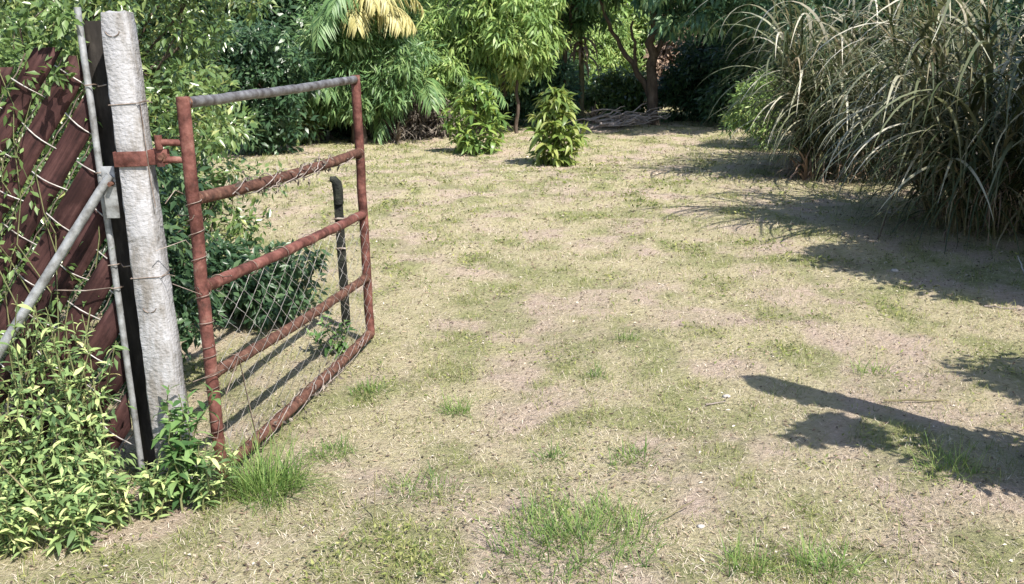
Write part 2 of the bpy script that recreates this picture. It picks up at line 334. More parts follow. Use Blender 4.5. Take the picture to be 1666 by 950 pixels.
# ------------------------------------------------------------------ gate posts
def concrete_post(x, y, label, side, w2=.051, h=1.64):
    t = thing('concrete_gate_post', label, 'post', (x, y, gz(x, y) - .03), 'concrete posts of the gateway')
    mb = MB()
    k = 34; rows = []
    prof = [(-1, -.93), (-.93, -1), (.90, -1), (1, -.90), (1, .92), (.92, 1), (-.92, 1), (-1, .92)]
    r = np.random.default_rng(int(abs(x) * 100))
    for i in range(k):
        z = h * i / (k - 1)
        s = 1.02 + r.normal(0, .006) - .22 * z / h - (.08 if i == k - 1 else 0)
        rows.append([(px * w2 * s + r.normal(0, .0012), py * w2 * s + r.normal(0, .0012), z + (r.normal(0, .004) if i == k - 1 else 0)) for px, py in prof])
    V = np.array(rows).reshape(-1, 3); n = 8
    f = [[i * n + j, i * n + (j + 1) % n, (i + 1) * n + (j + 1) % n, (i + 1) * n + j] for i in range(k - 1) for j in range(n)]
    mb.add(V, f); top = V[-n:]; mb.add(np.vstack([top, top.mean(0)]), [[j, (j + 1) % n, n] for j in range(n)])
    mb.obj('shaft', M['concrete'], t)
    # hinge strap: flat iron collar + ears with a bolt
    hz = 1.19; mb = MB(); a = w2 * .875 + .002
    for c, s_ in (((0, -a - .003, hz), (2 * a + .012, .006, .048)), ((0, a + .003, hz), (2 * a + .012, .006, .048)), ((-side * (a + .003), 0, hz), (.006, 2 * a, .048)), ((side * (a + .03), -a * .35, hz), (.062, .007, .048)), ((side * (a + .03), -a * .35 + .02, hz), (.062, .007, .048))):
        mb.box(c, s_)
    strap = bevel(mb.obj('hinge_strap', M['rust'], t), .0015)
    mb = MB(); mb.tube([(side * (a + .045), -a * .35 - .022, hz), (side * (a + .045), -a * .35 + .045, hz)], .009, 6); mb.tube([(side * (a + .045), -a * .35 - .012, hz), (side * (a + .045), -a * .35 - .004, hz)], .016, 6)
    mb.obj('bolt', M['rust_dark'], strap)
    # tie wires round the shaft
    for z, e in ((1.36, 1.0), (.80, 1.0)):
        b_ = w2 * (1.03 - .22 * z / h) + .0035; mb = MB()
        mb.tube([(-b_, -b_, z), (b_, -b_, z + .004), (b_, b_, z + .006), (-b_, b_, z + .003), (-b_, -b_, z)], .0016, 5)
        mb.tube([(b_, -b_, z + .004), (b_ + .02, -b_ + .006, z + .01), (b_ + .045, -b_ + .002, z + .004)], .0016, 5)
        mb.obj('tie_wire', M['wire'], t)
    # loop marks of old staples on the face
    for cx, z in ((-.006, 1.585), (-.002, .70)):
        b_ = w2 * (1.03 - .22 * z / h) + .001; mb = MB(); th = np.linspace(math.pi * 1.05, math.pi * 1.95, 9)
        mb.tube(np.stack([cx + .022 * np.cos(th), 0 * th - b_, z + .018 * np.sin(th)], -1), .0018, 5)
        mb.obj('staple_loop', M['wire'], t)
    # strand of wire hanging on the right edge
    mb = MB(); b_ = w2 + .005
    e_ = lambda z: w2 * (1.03 - .22 * z / h) + .003; mb.tube([(e_(1.36), -.03, 1.36), (e_(1.25) + .002, -.034, 1.25), (e_(1.14), -.03, 1.14), (e_(1.03) + .008, -.036, 1.03)], .0018, 5); mb.obj('hanging_wire', M['wire'], t)
    return t
lp = concrete_post(-1.190, 3.09, 'white rough concrete gate post with a red iron strap, beside the chain-link fence', 1)
lp.rotation_euler = (0, -.0125, 0)
concrete_post(1.93, 3.07, 'concrete gate post right of the view that throws the long bar of shadow', -1, .072, 1.645)

# ------------------------------------------------------------------ gate
GX0, GY0, GX1, GY1 = -1.035, 3.09, -.728, 4.66
gd = Vector((GX1 - GX0, GY1 - GY0, 0)); GL = gd.length; gd.normalize()
gate = thing('farm_gate', 'rusty red pipe gate with five rails and torn wire mesh, standing open', 'gate', (GX0, GY0, 0))
def gp(s, z, off=0):
    p = gd * s; return (p.x + gd.y * off, p.y - gd.x * off, z)
def wobble(p0, p1, n, amp, seed):
    r = np.random.default_rng(seed); t = np.linspace(0, 1, n)[:, None]
    p = np.array(p0) * (1 - t) + np.array(p1) * t; p[1:-1] += r.normal(0, amp, (n - 2, 3)); return p
mb = MB(); mb.tube(wobble(gp(0, .03), gp(.0, 1.345), 18, .0012, 1), .0215, 14); hinge_stile = mb.obj('hinge_stile', M['rust'], gate, True)
mb = MB(); mb.tube(wobble(gp(GL, .055), gp(GL, 1.352), 18, .0012, 2), .0225, 14); mb.obj('latch_stile', M['rust'], gate, True)
rails = [(1.325, 1.332, .018), (1.015, .985, .021), (.718, .682, .021), (.412, .360, .021), (.048, .062, .023)]
for q, (z0, z1, rr) in enumerate(rails):
    mb = MB(); n = 40; p = wobble(gp(.0, z0), gp(GL, z1), n, .0012 if q != 4 else .002, 10 + q)
    p[:, 2] -= np.sin(np.linspace(0, math.pi, n)) * (.004, .012, .006, .012, .004)[q]
    r = np.random.default_rng(q); rad = rr * (1 + np.convolve(r.normal(0, .05 if q else .015, n + 4), np.ones(5) / 5, 'valid'))
    mb.tube(p, rad, 14); o = mb.obj('rail', M['toprail' if q == 0 else ('rust' if q == 2 else 'rust_dark')], gate, True)
    if q == 0: o['label'] = 'weathered grey top rail'
for q, (z0, z1, rr) in enumerate(rails):
    for s_, z_ in ((.022, z0), (GL - .022, z1)):
        mb = MB(); th = np.linspace(0, 6.283, 13); p = np.array([gp(s_ + r_w, z_ + math.sin(h_) * rr, math.cos(h_) * rr) for h_, r_w in zip(th, np.random.default_rng(q).normal(0, .002, 13))]); mb.tube(p, .0045, 6, False); mb.obj('weld_bead', M['rust_dark'], gate, True)
# hinge knuckles between strap and stile
for z in (1.205, 1.15):
    mb = MB(); mb.tube([(-.085, -.02, z), (-.03, -.004, z - .004), (.0, 0, z - .006)], .011, 8); mb.tube([(-.085, -.02, z - .022), (-.085, -.02, z + .022)], .013, 8); mb.obj('hinge_pin', M['rust'], gate, True)
# tie wires wound round the pipes
def tie(center, ax, rad, turns, seed, tail=.05):
    r = np.random.default_rng(seed); ax = norm(np.array(ax, float)); u = norm(np.cross(ax, [.3, .5, .8])); v = np.cross(ax, u)
    th = np.linspace(0, turns * 6.283, int(turns * 12) + 2); c = np.array(center)
    p = c + np.outer(np.cos(th), u) * rad + np.outer(np.sin(th), v) * rad + np.outer((th / th[-1] - .5) * r.uniform(.01, .05) * turns, ax)
    p = np.vstack([p, p[-1] + r.normal(0, .5, 3) * tail, p[-1] + r.normal(0, 1, 3) * tail]); mb = MB(); mb.tube(p, .0016, 5); mb.obj('tie_wire', M['wire'], gate)
r_t = np.random.default_rng(61)
for q, z in enumerate((1.01, .92, .83, .70, .60, .49, .38, .22)): tie(gp(0, z), (0, .1, 1), .026, r_t.uniform(.8, 1.5), 40 + q)
for q, (s, ri) in enumerate(((.10, 2), (.35, 2), (.62, 2), (.9, 2), (1.2, 2), (1.45, 2), (.15, 3), (.5, 3), (.85, 3), (1.25, 3), (.3, 4), (.75, 4), (1.2, 4), (GL - .02, 1), (.55, 1))):
    z0, z1, rr = rails[ri]; tie(gp(s, z0 + (z1 - z0) * s / GL - .006), gd, .028, r_t.uniform(.7, 1.4), 70 + q, .03)
# sagging wire mesh on the lower half: interlocked zigzag wires
r = np.random.default_rng(8)
for q in range(27):
    s0 = .06 + q * .058; n = 15; pts = []; lo = .085 + abs(r.normal(0, .02)); lean = -.10 + r.normal(0, .008)
    for i in range(n):
        t = i / (n - 1); z = .70 - (.70 - lo) * t - .03 * s0; ss = s0 + .02 + lean * t + (.029 if (i + q) % 2 else -.029) + .02 * math.sin(t * 5 + s0 * 3) + r.normal(0, .003)
        pts.append(gp(min(max(ss, .025), GL - .025), z, .024 + .03 * math.sin(t * 3.14) * math.sin(s0 * 2) + (.002 if (i + q) % 2 else -.002)))
    mb = MB(); mb.tube(pts, .0010, 4); mb.obj('mesh_wire', M['brightwire'], gate)
mb = MB(); mb.tube([gp(.03, .33, .03), gp(.14, .43, .033), gp(.2, .10, .04), gp(.22, .0, .03)], .0025, 5); mb.obj('loose_wire', M['wire'], gate)

def rail_vine(ri, s0, s1, lab, seed, leafy):
    r = np.random.default_rng(seed); t = thing('dry_vine', lab, 'vine', (GX0, GY0, 0)); z0, z1, rr = rails[ri]; ms, ml = MB(), MB(); cs = []
    for q in range(5):
        a, b = sorted(r.uniform(s0, s1, 2)); n = 26; th = np.linspace(0, r.uniform(5, 12), n) + r.random() * 6; ss = np.linspace(a, b + .15, n).clip(0, GL); rad = rr + .004 + np.abs(r.normal(0, .004, n)); zc = z0 + (z1 - z0) * ss / GL - .01 * np.sin(ss / GL * 3.14)
        p = [gp(s_, z_ + math.sin(h_) * d_, math.cos(h_) * d_) for s_, z_, h_, d_ in zip(ss, zc, th, rad)]; ms.tube(p, .002, 4); cs += p[::3]
    ms.obj('stem', M['drywood'], t); foliage(ml, r, np.array(cs), .035, leafy, .03, .011, rich=True); ml.obj('leaves', M['greybrown'], t)['kind'] = 'stuff'
rail_vine(1, .1, 1.4, 'dry vine wound along the second rail of the gate', 91, 4)
rail_vine(4, .2, 1.3, 'dry vine and grass caught on the bottom rail of the gate', 92, 3)
# ------------------------------------------------------------------ stake beyond the gate
t = thing('iron_stake', 'dark iron stake with a bent tip seen through the open gate', 'stake', (-.908, 4.97, gz(-.908, 4.97)))
mb = MB(); mb.box((0, .004, .36), (.042, .006, .76)); mb.box((0.018, .020, .36), (.006, .034, .76)); bevel(mb.obj('shaft', M['iron'], t), .001)
mb = MB(); mb.tube([(.004, .008, .68), (.004, .008, .75), (.0, .007, .79), (-.014, .005, .81), (-.034, .003, .812)], [.026, .027, .027, .022, .013], 8); mb.obj('bent_tip', M['iron'], t, True)
mb = MB(); mb.tube([(-.024, -.004, .60), (.0, -.012, .605), (.027, .0, .60), (.026, .04, .60)], .006, 6); mb.obj('wire_clip', M['wire'], t)
mb = MB(); mb.tube([(-.024, -.004, .44), (.0, -.012, .445), (.027, .0, .44)], .005, 6); mb.obj('wire_clip', M['wire'], t)

# ------------------------------------------------------------------ chain-link fence with slats
FX, FY = -1.335, 3.13
fence = thing('chain_link_fence', 'chain-link fence with red-brown diagonal slats woven into it', 'fence', (FX, FY, gz(FX, FY)))
mb = MB(); mb.tube(wobble((0.005, 0, -.02), (-.014, 0, 1.64), 12, .0012, 4), .0108, 10); mb.obj('terminal_pipe', M['galv'], fence, True)
SD, SN = np.array([math.cos(math.radians(54)), math.sin(math.radians(54))]), np.array([-math.sin(math.radians(54)), math.cos(math.radians(54))])
x0, x1, z0, z1 = -1.25, -.022, .04, 1.50
def clip(p, d, top=z1):
    lo, hi = -9, 9
    for a in range(2):
        l, h = (x0, x1) if a == 0 else (z0, top)
        if abs(d[a]) < 1e-9: continue
        ta, tb = (l - p[a]) / d[a], (h - p[a]) / d[a]
        lo, hi = max(lo, min(ta, tb)), min(hi, max(ta, tb))
    return lo, hi
r = np.random.default_rng(3); PITCHS = .102
for q in range(-16, 24):
    wd = .038 + r.normal(0, .0012); top = z1 + r.normal(0, .035); ends = []
    for e in (-1, -.5, .5, 1): ends.append(clip(SN * (q * PITCHS + e * wd) + np.array([-.6, .7]), SD, top))
    if min(h - l for l, h in ends) < .02: continue
    lo, hi = np.mean([l for l, h in ends]), np.mean([h for l, h in ends]); n = max(4, int((hi - lo) / .08)); tw = r.normal(0, .06); V = []; jit = r.normal(0, .0012, n + 1)
    for i in range(n + 1):
        y = .02 + r.normal(0, .0015) + .004 * math.sin(i * 1.3 + q); E6 = ((-1, .0, 0), (-.5, -.004, 1), (.5, -.004, 2), (1, 0, 3), (1, .004, 3), (-1, .004, 0))
        for e, dy, m_ in E6:
            l, h = ends[m_]; c = SN * (q * PITCHS + e * (wd + jit[i])) + np.array([-.6, .7]) + SD * (l + (h - l) * i / n); V.append((c[0], y + dy + tw * e * wd, c[1]))
    f = [[i * 6 + j, i * 6 + (j + 1) % 6, i * 6 + 6 + (j + 1) % 6, i * 6 + 6 + j] for i in range(n) for j in range(6)] + [[0, 5, 4, 1], [1, 4, 3, 2], [n * 6, n * 6 + 1, n * 6 + 4, n * 6 + 5], [n * 6 + 1, n * 6 + 2, n * 6 + 3, n * 6 + 4]]
    mb = MB(); mb.add(V, f); mb.obj('slat', M['slat'], fence)
mb = MB(); mb.tube(wobble((-.004, .085, -.03), (-.012, .085, 1.60), 14, .003, 6), .036 * (1 + np.random.default_rng(9).normal(0, .05, 14)), 9); mb.obj('shade_upright', M['shade_dark'], fence, True)['label'] = 'dark upright added for the shade behind the thin pipe'  # added dark upright in place of the post's shadow next to the pipe
for q in range(-15, 18):               # wires that cross the slats, over one and under the next
    p = SD * q * .112 + np.array([-.6, .7]); lo, hi = clip(p, SN)
    if hi - lo < .05: continue
    n = int((hi - lo) / .0255) + 2; pts = []
    for i in range(n):
        tt = lo + (hi - lo) * i / (n - 1); c = p + SN * tt + SD * .008 * math.sin(tt / PITCHS * math.pi * .5 + q)
        pts.append((c[0], .02 - .013 * math.cos(tt / PITCHS * math.pi + q * math.pi), c[1]))
    mb = MB(); mb.tube(pts, .0024, 5); mb.obj('mesh_wire', M['brightwire'], fence)
for q in range(-16, 21):               # wires that run along the gaps
    p = SN * (q + .5) * PITCHS + np.array([-.6, .7]); lo, hi = clip(p, SD)
    if hi - lo < .05: continue
    n = int((hi - lo) / .07) + 2; pts = []
    for i in range(n):
        c = p + SD * (lo + (hi - lo) * i / (n - 1)) + SN * .005 * (-1) ** i; pts.append((c[0], .026 + .004 * (-1) ** i, c[1]))
    mb = MB(); mb.tube(pts, .0022, 5); mb.obj('mesh_wire', M['wire'], fence)
for z, e in ((1.40, .06), (.81, .075), (.73, -.20), (1.12, .055)):
    mb = MB(); mb.tube([(-.016, -.016, z), (.014, -.017, z + .003), (.016, .012, z), (e * .5, -.022, z - .004), (e, -.03, z + .002)], .0022, 5); mb.obj('tie_wire', M['wire'], fence)
# diagonal strut in front of the fence, its flattened head bolted beside the post
mb = MB(); pts = [(.046, -.052, 1.118), (-.33, -.13, .593), (-.785, -.22, -.04)]
r = np.random.default_rng(2); P = []
for a, b_ in zip(pts[:-1], pts[1:]):
    for t_ in np.linspace(0, 1, 12)[:-1]: P.append(np.array(a) * (1 - t_) + np.array(b_) * t_ + r.normal(0, .0007, 3))
P.append(pts[-1]); rad = .0165 * (1 + r.normal(0, .025, len(P))); rad[:10] *= np.linspace(.9, 1, 10)
mb.tube(P, rad, 10); o = mb.obj('diagonal_strut', M['galv'], fence); o['label'] = 'shiny galvanised pipe strut'
mb = MB(); mb.box((.036, -.046, 1.06), (.044, .006, .17)); bevel(mb.obj('strut_plate', M['galv'], fence), .002)
mb = MB(); mb.tube([(.048, -.075, 1.09), (.048, -.03, 1.09)], .008, 6); mb.obj('bolt', M['rust_dark'], fence)

# ------------------------------------------------------------------ plants: shared builders
def limb(mb, p0, p1, r0, r1, r, n=7, amp=.04, k=7, sag=0):
    t = np.linspace(0, 1, n)[:, None]; p = np.array(p0) * (1 - t) + np.array(p1) * t
    ln = np.linalg.norm(np.array(p1) - np.array(p0)); p[1:-1] += r.normal(0, amp * ln, (n - 2, 3)); p[:, 2] += np.sin(t[:, 0] * 3.14) * sag * ln
    mb.tube(p, np.linspace(r0, r1, n), k); return p
def tree(name, label, cat, x, y, mat, crown_c, crown_r, clumps, crad, per, L, W, trunk_h, trunk_r, seed, droop=.3, rich=False, lump=.28, hollow=.35, forks=None, group=None, bark='bark', up=.6, lean=(0, 0), zmin=None, vlo=0, vhi=1):
    r = np.random.default_rng(seed); z = gz(x, y); t = thing(name, label, cat, (x, y, z), group)
    cs = crown_points(r, clumps, crown_c, crown_r, hollow, lump, seed)
    if zmin is not None: cs = cs[cs[:, 2] > zmin]
    mb = MB(); top = np.array([lean[0], lean[1], trunk_h])
    limb(mb, (0, 0, -.05), top, trunk_r, trunk_r * .7, r, 8, .02, 10)
    ends = []
    if forks:
        for f in forks:
            p = limb(mb, f[0], f[1], f[2], f[3], r, 8, .03, 8, .03); ends += [p[4], p[-1]]
    else: ends = [top]
    pick = r.permutation(len(cs))[:min(len(cs), 34)]
    for q in pick:
        e = min(ends, key=lambda e: np.linalg.norm(e - cs[q])); limb(mb, e, cs[q], trunk_r * .32, trunk_r * .06, r, 6, .05, 5, .04)
    mb.obj('trunk', M[bark], t, True)
    mb = MB(); foliage(mb, r, cs, crad, per, L, W, droop, up, rich, vlo, vhi); o = mb.obj('crown', M[mat], t)
    return t

def at(px, Yd):   # lateral position of something seen at that column, at depth Yd
    return (px - 833) / FPX * (Yd * math.cos(PITCH) + CAM_H * math.sin(PITCH)) 

# ------------------------------------------------------------------ shrubs on the left, behind fence and gate
tree('leafy_shrub', 'low dark shrub behind the hinge side of the rusty gate', 'shrub', -1.86, 5.45, 'olive', (0, 0, .62), (.46, .42, .58), 70, .13, 60, .055, .024, .3, .022, 101, rich=True, lump=.35, hollow=.2)
tree('leafy_tree', 'small-leaved olive green tree rising behind the concrete post', 'tree', -2.75, 6.6, 'olive', (0, 0, 1.75), (1.25, .95, 1.35), 230, .22, 110, .062, .027, .9, .06, 102, rich=True, lump=.3, hollow=.25)
tree('leafy_shrub', 'dense dark shrub in the gap between white post and gate stile', 'shrub', -1.62, 4.1, 'deep', (0, 0, .62), (.27, .3, .62), 80, .12, 60, .06, .024, .3, .02, 107, rich=True, hollow=.1)  # deep leaf colour picked to give the shade in this gap
tree('leafy_shrub', 'tangled small-leaved shrub behind the red-brown slats', 'shrub', -2.35, 4.35, 'olive', (0, 0, 1.1), (.72, .7, 1.05), 120, .17, 80, .052, .022, .5, .035, 103, rich=True, hollow=.15)
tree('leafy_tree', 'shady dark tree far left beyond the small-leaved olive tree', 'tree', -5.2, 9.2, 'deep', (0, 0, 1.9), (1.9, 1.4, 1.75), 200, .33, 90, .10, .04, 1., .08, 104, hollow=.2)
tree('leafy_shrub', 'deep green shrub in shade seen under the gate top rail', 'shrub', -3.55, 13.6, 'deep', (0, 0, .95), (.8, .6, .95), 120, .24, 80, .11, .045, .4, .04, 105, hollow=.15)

tree('leafy_shrub', 'low dark ground plant seen through the wire mesh of the gate', 'shrub', -1.5, 5.1, 'deep', (0, .1, .19), (.40, .5, .22), 80, .10, 55, .06, .024, .08, .012, 106, rich=True, hollow=.1)
# ------------------------------------------------------------------ palms
def frond_mesh(r, length, mat, nleaf=34, leaf=.46, wid=.034, el=1.1, bend=1.7, hang=.5):
    """an arching rib with paired leaflets, built along +X"""
    mb = MB(); n = 14; p = np.zeros(3); pts = [p.copy()]; tang = []
    for i in range(n):
        e = el - bend * ((i + .5) / n) ** 1.3; tv = np.array([math.cos(e), 0, math.sin(e)]); tang.append(tv); p = p + tv * length / n; pts.append(p.copy())
    pts = np.array(pts); mb.tube(pts, np.linspace(.016, .004, n + 1), 5, True, .6)
    P, D, N_, L, A = [], [], [], [], []
    for q in range(nleaf):
        t = .12 + .88 * q / (nleaf - 1); i = min(int(t * n), n - 1); c = pts[i] + (pts[i + 1] - pts[i]) * (t * n - i); tv = tang[i]
        for s in (-1, 1):
            P.append(c); D.append(tv * (.45 + .5 * t) + np.array([0, s * (1 - .35 * t), -hang * r.uniform(.5, 1.2)]) + r.normal(0, .08, 3)); N_.append(np.cross(tv, [0, s, 0]) * s * 1. + r.normal(0, .15, 3) + np.array([0, 0, .6]))
            L.append(leaf * math.sin(.35 + 2.4 * t) * r.uniform(.8, 1.1)); A.append(np.clip(r.normal(.5, .2), 0, 1))
    mb.leaves(np.array(P), np.array(D), np.array(N_), np.array(L), wid, np.array(A), rich=True, droop=.3)
    me = mb.mesh('frond'); me.materials.append(M[mat]); return me
def palm(label, x, y, th, trad, fronds, seed, mat='frond', scale=1, yellow=(), lean=(0, 0)):
    r = np.random.default_rng(seed); t = thing('palm_tree', label, 'palm', (x, y, gz(x, y)))
    mb = MB(); n = 16; zz = np.linspace(-.05, th, n); mb.tube(np.stack([lean[0] * zz / th, lean[1] * zz / th, zz], -1), trad * (1 + .12 * (np.arange(n) % 2)) * np.linspace(1.15, .9, n), 10); mb.obj('trunk', M['bark'], t, True)
    me = [frond_mesh(r, 1.9 * scale, mat, el=e, bend=b_) for e, b_ in ((1.25, 1.3), (1.0, 1.7), (.7, 1.6), (.35, 1.4))]
    ye = [frond_mesh(r, 1.3 * scale, 'yellow', el=.5, bend=1.7, hang=.8), frond_mesh(r, 1.5 * scale, 'yellow', el=.9, bend=2.0, hang=.7)]
    for q in range(fronds):
        o = link('frond', me[q % 4], t, (lean[0], lean[1], th)); o.rotation_euler = (r.normal(0, .12), 0, q * 2.399 + r.normal(0, .15)); s = r.uniform(.8, 1.15); o.scale = (s, s, s)
    for q, az in enumerate(yellow):
        o = link('frond', ye[q % 2], t, (lean[0], lean[1], th + .02)); o.rotation_euler = (0, 0, az); o['label'] = 'yellow dying frond'
    return t
palm('palm with drooping yellow fronds at the top edge of the view', at(590, 14.9), 14.9, 1.95, .10, 9, 201, scale=.85, yellow=(-.35, -.9, -1.35, .2, -.62, -1.1, -.1))
palm('stemless green palm left of the yellow-fronded palm', at(520, 15.6), 15.6, .75, .11, 18, 202, scale=.9)
palm('green palm clump between the yellow-fronded palm and the dead palm', at(693, 16.3), 16.3, .55, .12, 20, 203, scale=.92)
# dead palm: trunk with a skirt of hanging grey fronds
r = np.random.default_rng(204); dx, dy = at(785, 16.4), 16.4
t = thing('palm_tree', 'dead palm trunk wrapped in a hanging skirt of grey-brown leaves', 'palm', (dx, dy, gz(dx, dy)))
mb = MB(); mb.tube([(0, 0, -.05), (.02, 0, 1), (.0, 0, 2.2), (.03, 0, 3.2)], [.2, .17, .15, .13], 10); mb.obj('trunk', M['bark'], t, True)
me = [frond_mesh(r, 1.2, 'greybrown', el=-.7, bend=.8, hang=.9, leaf=.3, nleaf=18) for _ in range(3)]
for q in range(20):
    o = link('frond', me[q % 3], t, (0, 0, r.uniform(1.6, 3.0))); o.rotation_euler = (r.normal(0, .2), r.normal(.1, .1), q * 2.399)
me = [frond_mesh(r, 1.7, 'frond', el=e, bend=1.6) for e in (1.2, .8, .4)]
for q in range(14):
    o = link('frond', me[q % 3], t, (.03, 0, 3.2)); o.rotation_euler = (0, 0, q * 2.399)

# ------------------------------------------------------------------ back line
BACK = 'trees and shrubs closing off the yard'
def bk(name, label, px, y, mat, cz, rad, clumps, crad, per, L, W, seed, th=.6, tr=.04, **kw):
    return tree(name, label, 'tree' if 'tree' in name else 'shrub', at(px, y), y, mat, (0, 0, cz), rad, clumps, crad, per, L, W, th, tr, seed, group=BACK, **kw)
bk('leafy_tree', 'light green tree above the dark understorey left of the dead palm', 735, 18.2, 'lime', 2.3, (1.1, .9, 1.2), 130, .26, 80, .15, .035, 301, th=1.3, tr=.06, droop=.7)
bk('leafy_tree', 'thin dark-trunked tree with long drooping leaves between the two saplings', 846, 15.9, 'lime', 1.7, (.85, .6, .95), 110, .24, 70, .17, .04, 302, th=.9, tr=.035, droop=.8)
bk('leafy_shrub', 'narrow-leaved green thicket beneath the yellow palm fronds', 590, 14.9, 'frond', 1.2, (1.1, .5, .9), 140, .24, 90, .17, .026, 321, droop=.5, zmin=.45)
bk('leafy_shrub', 'narrow-leaved green thicket just left of the darker young tree', 738, 16.0, 'lime', .95, (.7, .5, .95), 100, .22, 80, .18, .03, 322, droop=.6)
bk('leafy_shrub', 'brown dead undergrowth in the dark gap behind the yard edge, left of saplings', 672, 15.6, 'greybrown', .4, (.75, .3, .42), 70, .2, 60, .14, .035, 323, droop=.5, th=.3)
bk('leafy_shrub', 'low dark undergrowth between the thin trunk and the brush pile', 905, 19.5, 'deep', .55, (1.3, .5, .6), 90, .24, 70, .12, .04, 324, th=.3)
bk('leafy_tree', 'green tree crown hanging at the top edge between thin trunk and forked tree', 925, 17.6, 'frond', 2.4, (1.0, .8, 1.0), 120, .26, 80, .17, .042, 303, th=1.4, tr=.06, droop=.7)
bk('leafy_shrub', 'pale yellow-green shrub left of the forked tree trunk', 968, 21.2, 'lime', 1.1, (1.1, .6, 1.1), 110, .22, 80, .12, .035, 304, droop=.5)
bk('leafy_shrub', 'shaded brown-stemmed shrub behind the palms left of the yard', 665, 17.0, 'deep', .9, (1.2, .6, .9), 110, .26, 70, .13, .04, 305)
bk('leafy_shrub', 'tan dry-leaved shrub in sun behind the forked tree trunk', 1112, 21.6, 'brown', 1.0, (.75, .5, .95), 90, .2, 70, .14, .05, 306, droop=.8)
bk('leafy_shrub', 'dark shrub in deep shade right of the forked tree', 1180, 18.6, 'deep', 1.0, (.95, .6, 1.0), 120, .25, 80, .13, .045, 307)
bk('leafy_shrub', 'dark shrub in shade behind the tall grass at right', 1265, 17.2, 'blue', 1.2, (1.1, .7, 1.2), 140, .26, 80, .13, .045, 308)
bk('leafy_shrub', 'pale olive thin-leaved shrub at the left foot of the tall grass', 1243, 13.0, 'lime', .55, (.42, .35, .55), 60, .13, 60, .09, .022, 309, th=.25, tr=.015)
for q, (px, y, mat, cz, hx, lab) in enumerate([(545, 15.9, 'deep', .55, .75, 'low dark shrub at the yard edge under the stemless palm'), (655, 16.3, 'olive', .6, .7, 'low olive shrub at the yard edge under the yellow-fronded palm'),
        (805, 18.0, 'deep', .7, .7, 'dark shrub behind the gap between the two young trees'), (885, 17.6, 'blue', .6, .75, 'low bluish shrub behind the nearer young tree'), (925, 20.2, 'lime', 1.0, .8, 'pale shrub lit behind the orange-brown dry plant'),
        (1015, 18.6, 'olive', .45, .8, 'low olive shrub behind the brush pile'), (1140, 17.7, 'deep', .6, .75, 'low dark shrub at the right foot of the forked tree'), (1215, 16.4, 'deep', .65, .7, 'dark shrub at the yard edge between forked tree and tall grass'), (470, 15.0, 'olive', .5, .6, 'low olive shrub at the yard edge seen inside the gate frame')]):
    bk('leafy_shrub', lab, px, y, mat, cz, (hx, .45, cz + .05), 80, .2, 80, .12, .042, 340 + q, th=.3, tr=.03, hollow=.15)
# forked tree
fx, fy = at(1066, 16.9), 16.9
tree('forked_tree', 'dark tree with forked trunk and broad shady crown at the back', 'tree', fx, fy, 'blue', (1.15, -.9, 2.75), (2.2, 2.0, 1.2), 360, .32, 90, .16, .052, .42, .12, 310, droop=.6, hollow=.3, zmin=1.6, group=BACK,
     forks=[((0, 0, .38), (.0, 0, 1.75), .10, .07), ((-.02, 0, .42), (-.62, .1, 1.5), .065, .035), ((-.3, .05, .95), (-.36, 0, 1.75), .035, .02), ((0, 0, 1.0), (.5, .1, 1.9), .05, .03), ((.0, 0, 1.7), (-.2, -.5, 2.8), .06, .03), ((0, 0, 1.7), (.9, -.4, 2.6), .05, .03), ((-.6, .1, 1.45), (-1.2, -.2, 2.4), .035, .02)])
# dead leaf bunch left of it, hanging from its left limb height: a dry banana-like plant
r = np.random.default_rng(311); x, y = at(950, 17.9), 17.9
t = thing('dry_plant', 'dry plant with a bunch of orange-brown dead leaves left of forked tree', 'plant', (x, y, gz(x, y)))
mb = MB(); mb.tube([(0, 0, -.05), (.02, 0, .8), (0, 0, 1.65)], [.06, .05, .03], 8); mb.obj('stem', M['cane'], t, True)
for q in range(26):
    mb = MB(); n = 1; a = q * 2.399; mb.blades(np.array([[0, 0, r.uniform(1.1, 1.65)]]), a, r.uniform(.5, .8), r.uniform(.06, .1), r.uniform(-.2, .7), r.uniform(1.6, 2.6), r.random(), 6); mb.obj('leaf', M['brown'], t)
# strap-leaved plant in front of the shade
def strap_plant(label, px, y, n, L, W, mat, seed):
    r = np.random.default_rng(seed); x = at(px, y); t = thing('strap_leaved_plant', label, 'plant', (x, y, gz(x, y)))
    for q in range(n):
        mb = MB(); mb.blades(np.array([[r.normal(0, .03), r.normal(0, .03), 0]]), r.random() * 6.28, L * r.uniform(.6, 1.2), W, r.uniform(.7, 1.4), r.uniform(.8, 2), r.random(), 6); mb.obj('leaf', M[mat], t)
strap_plant('small green strap-leaved plant at the edge of the deep shade', 1192, 15.9, 28, .6, .05, 'frond', 321)
strap_plant('pale dry strap-leaved tuft at the foot of the palms', 650, 15.0, 30, .65, .03, 'greybrown', 322)
strap_plant('brown-tipped leafy tuft at left foot of the forked tree', 972, 17.4, 26, .5, .05, 'brown', 323)
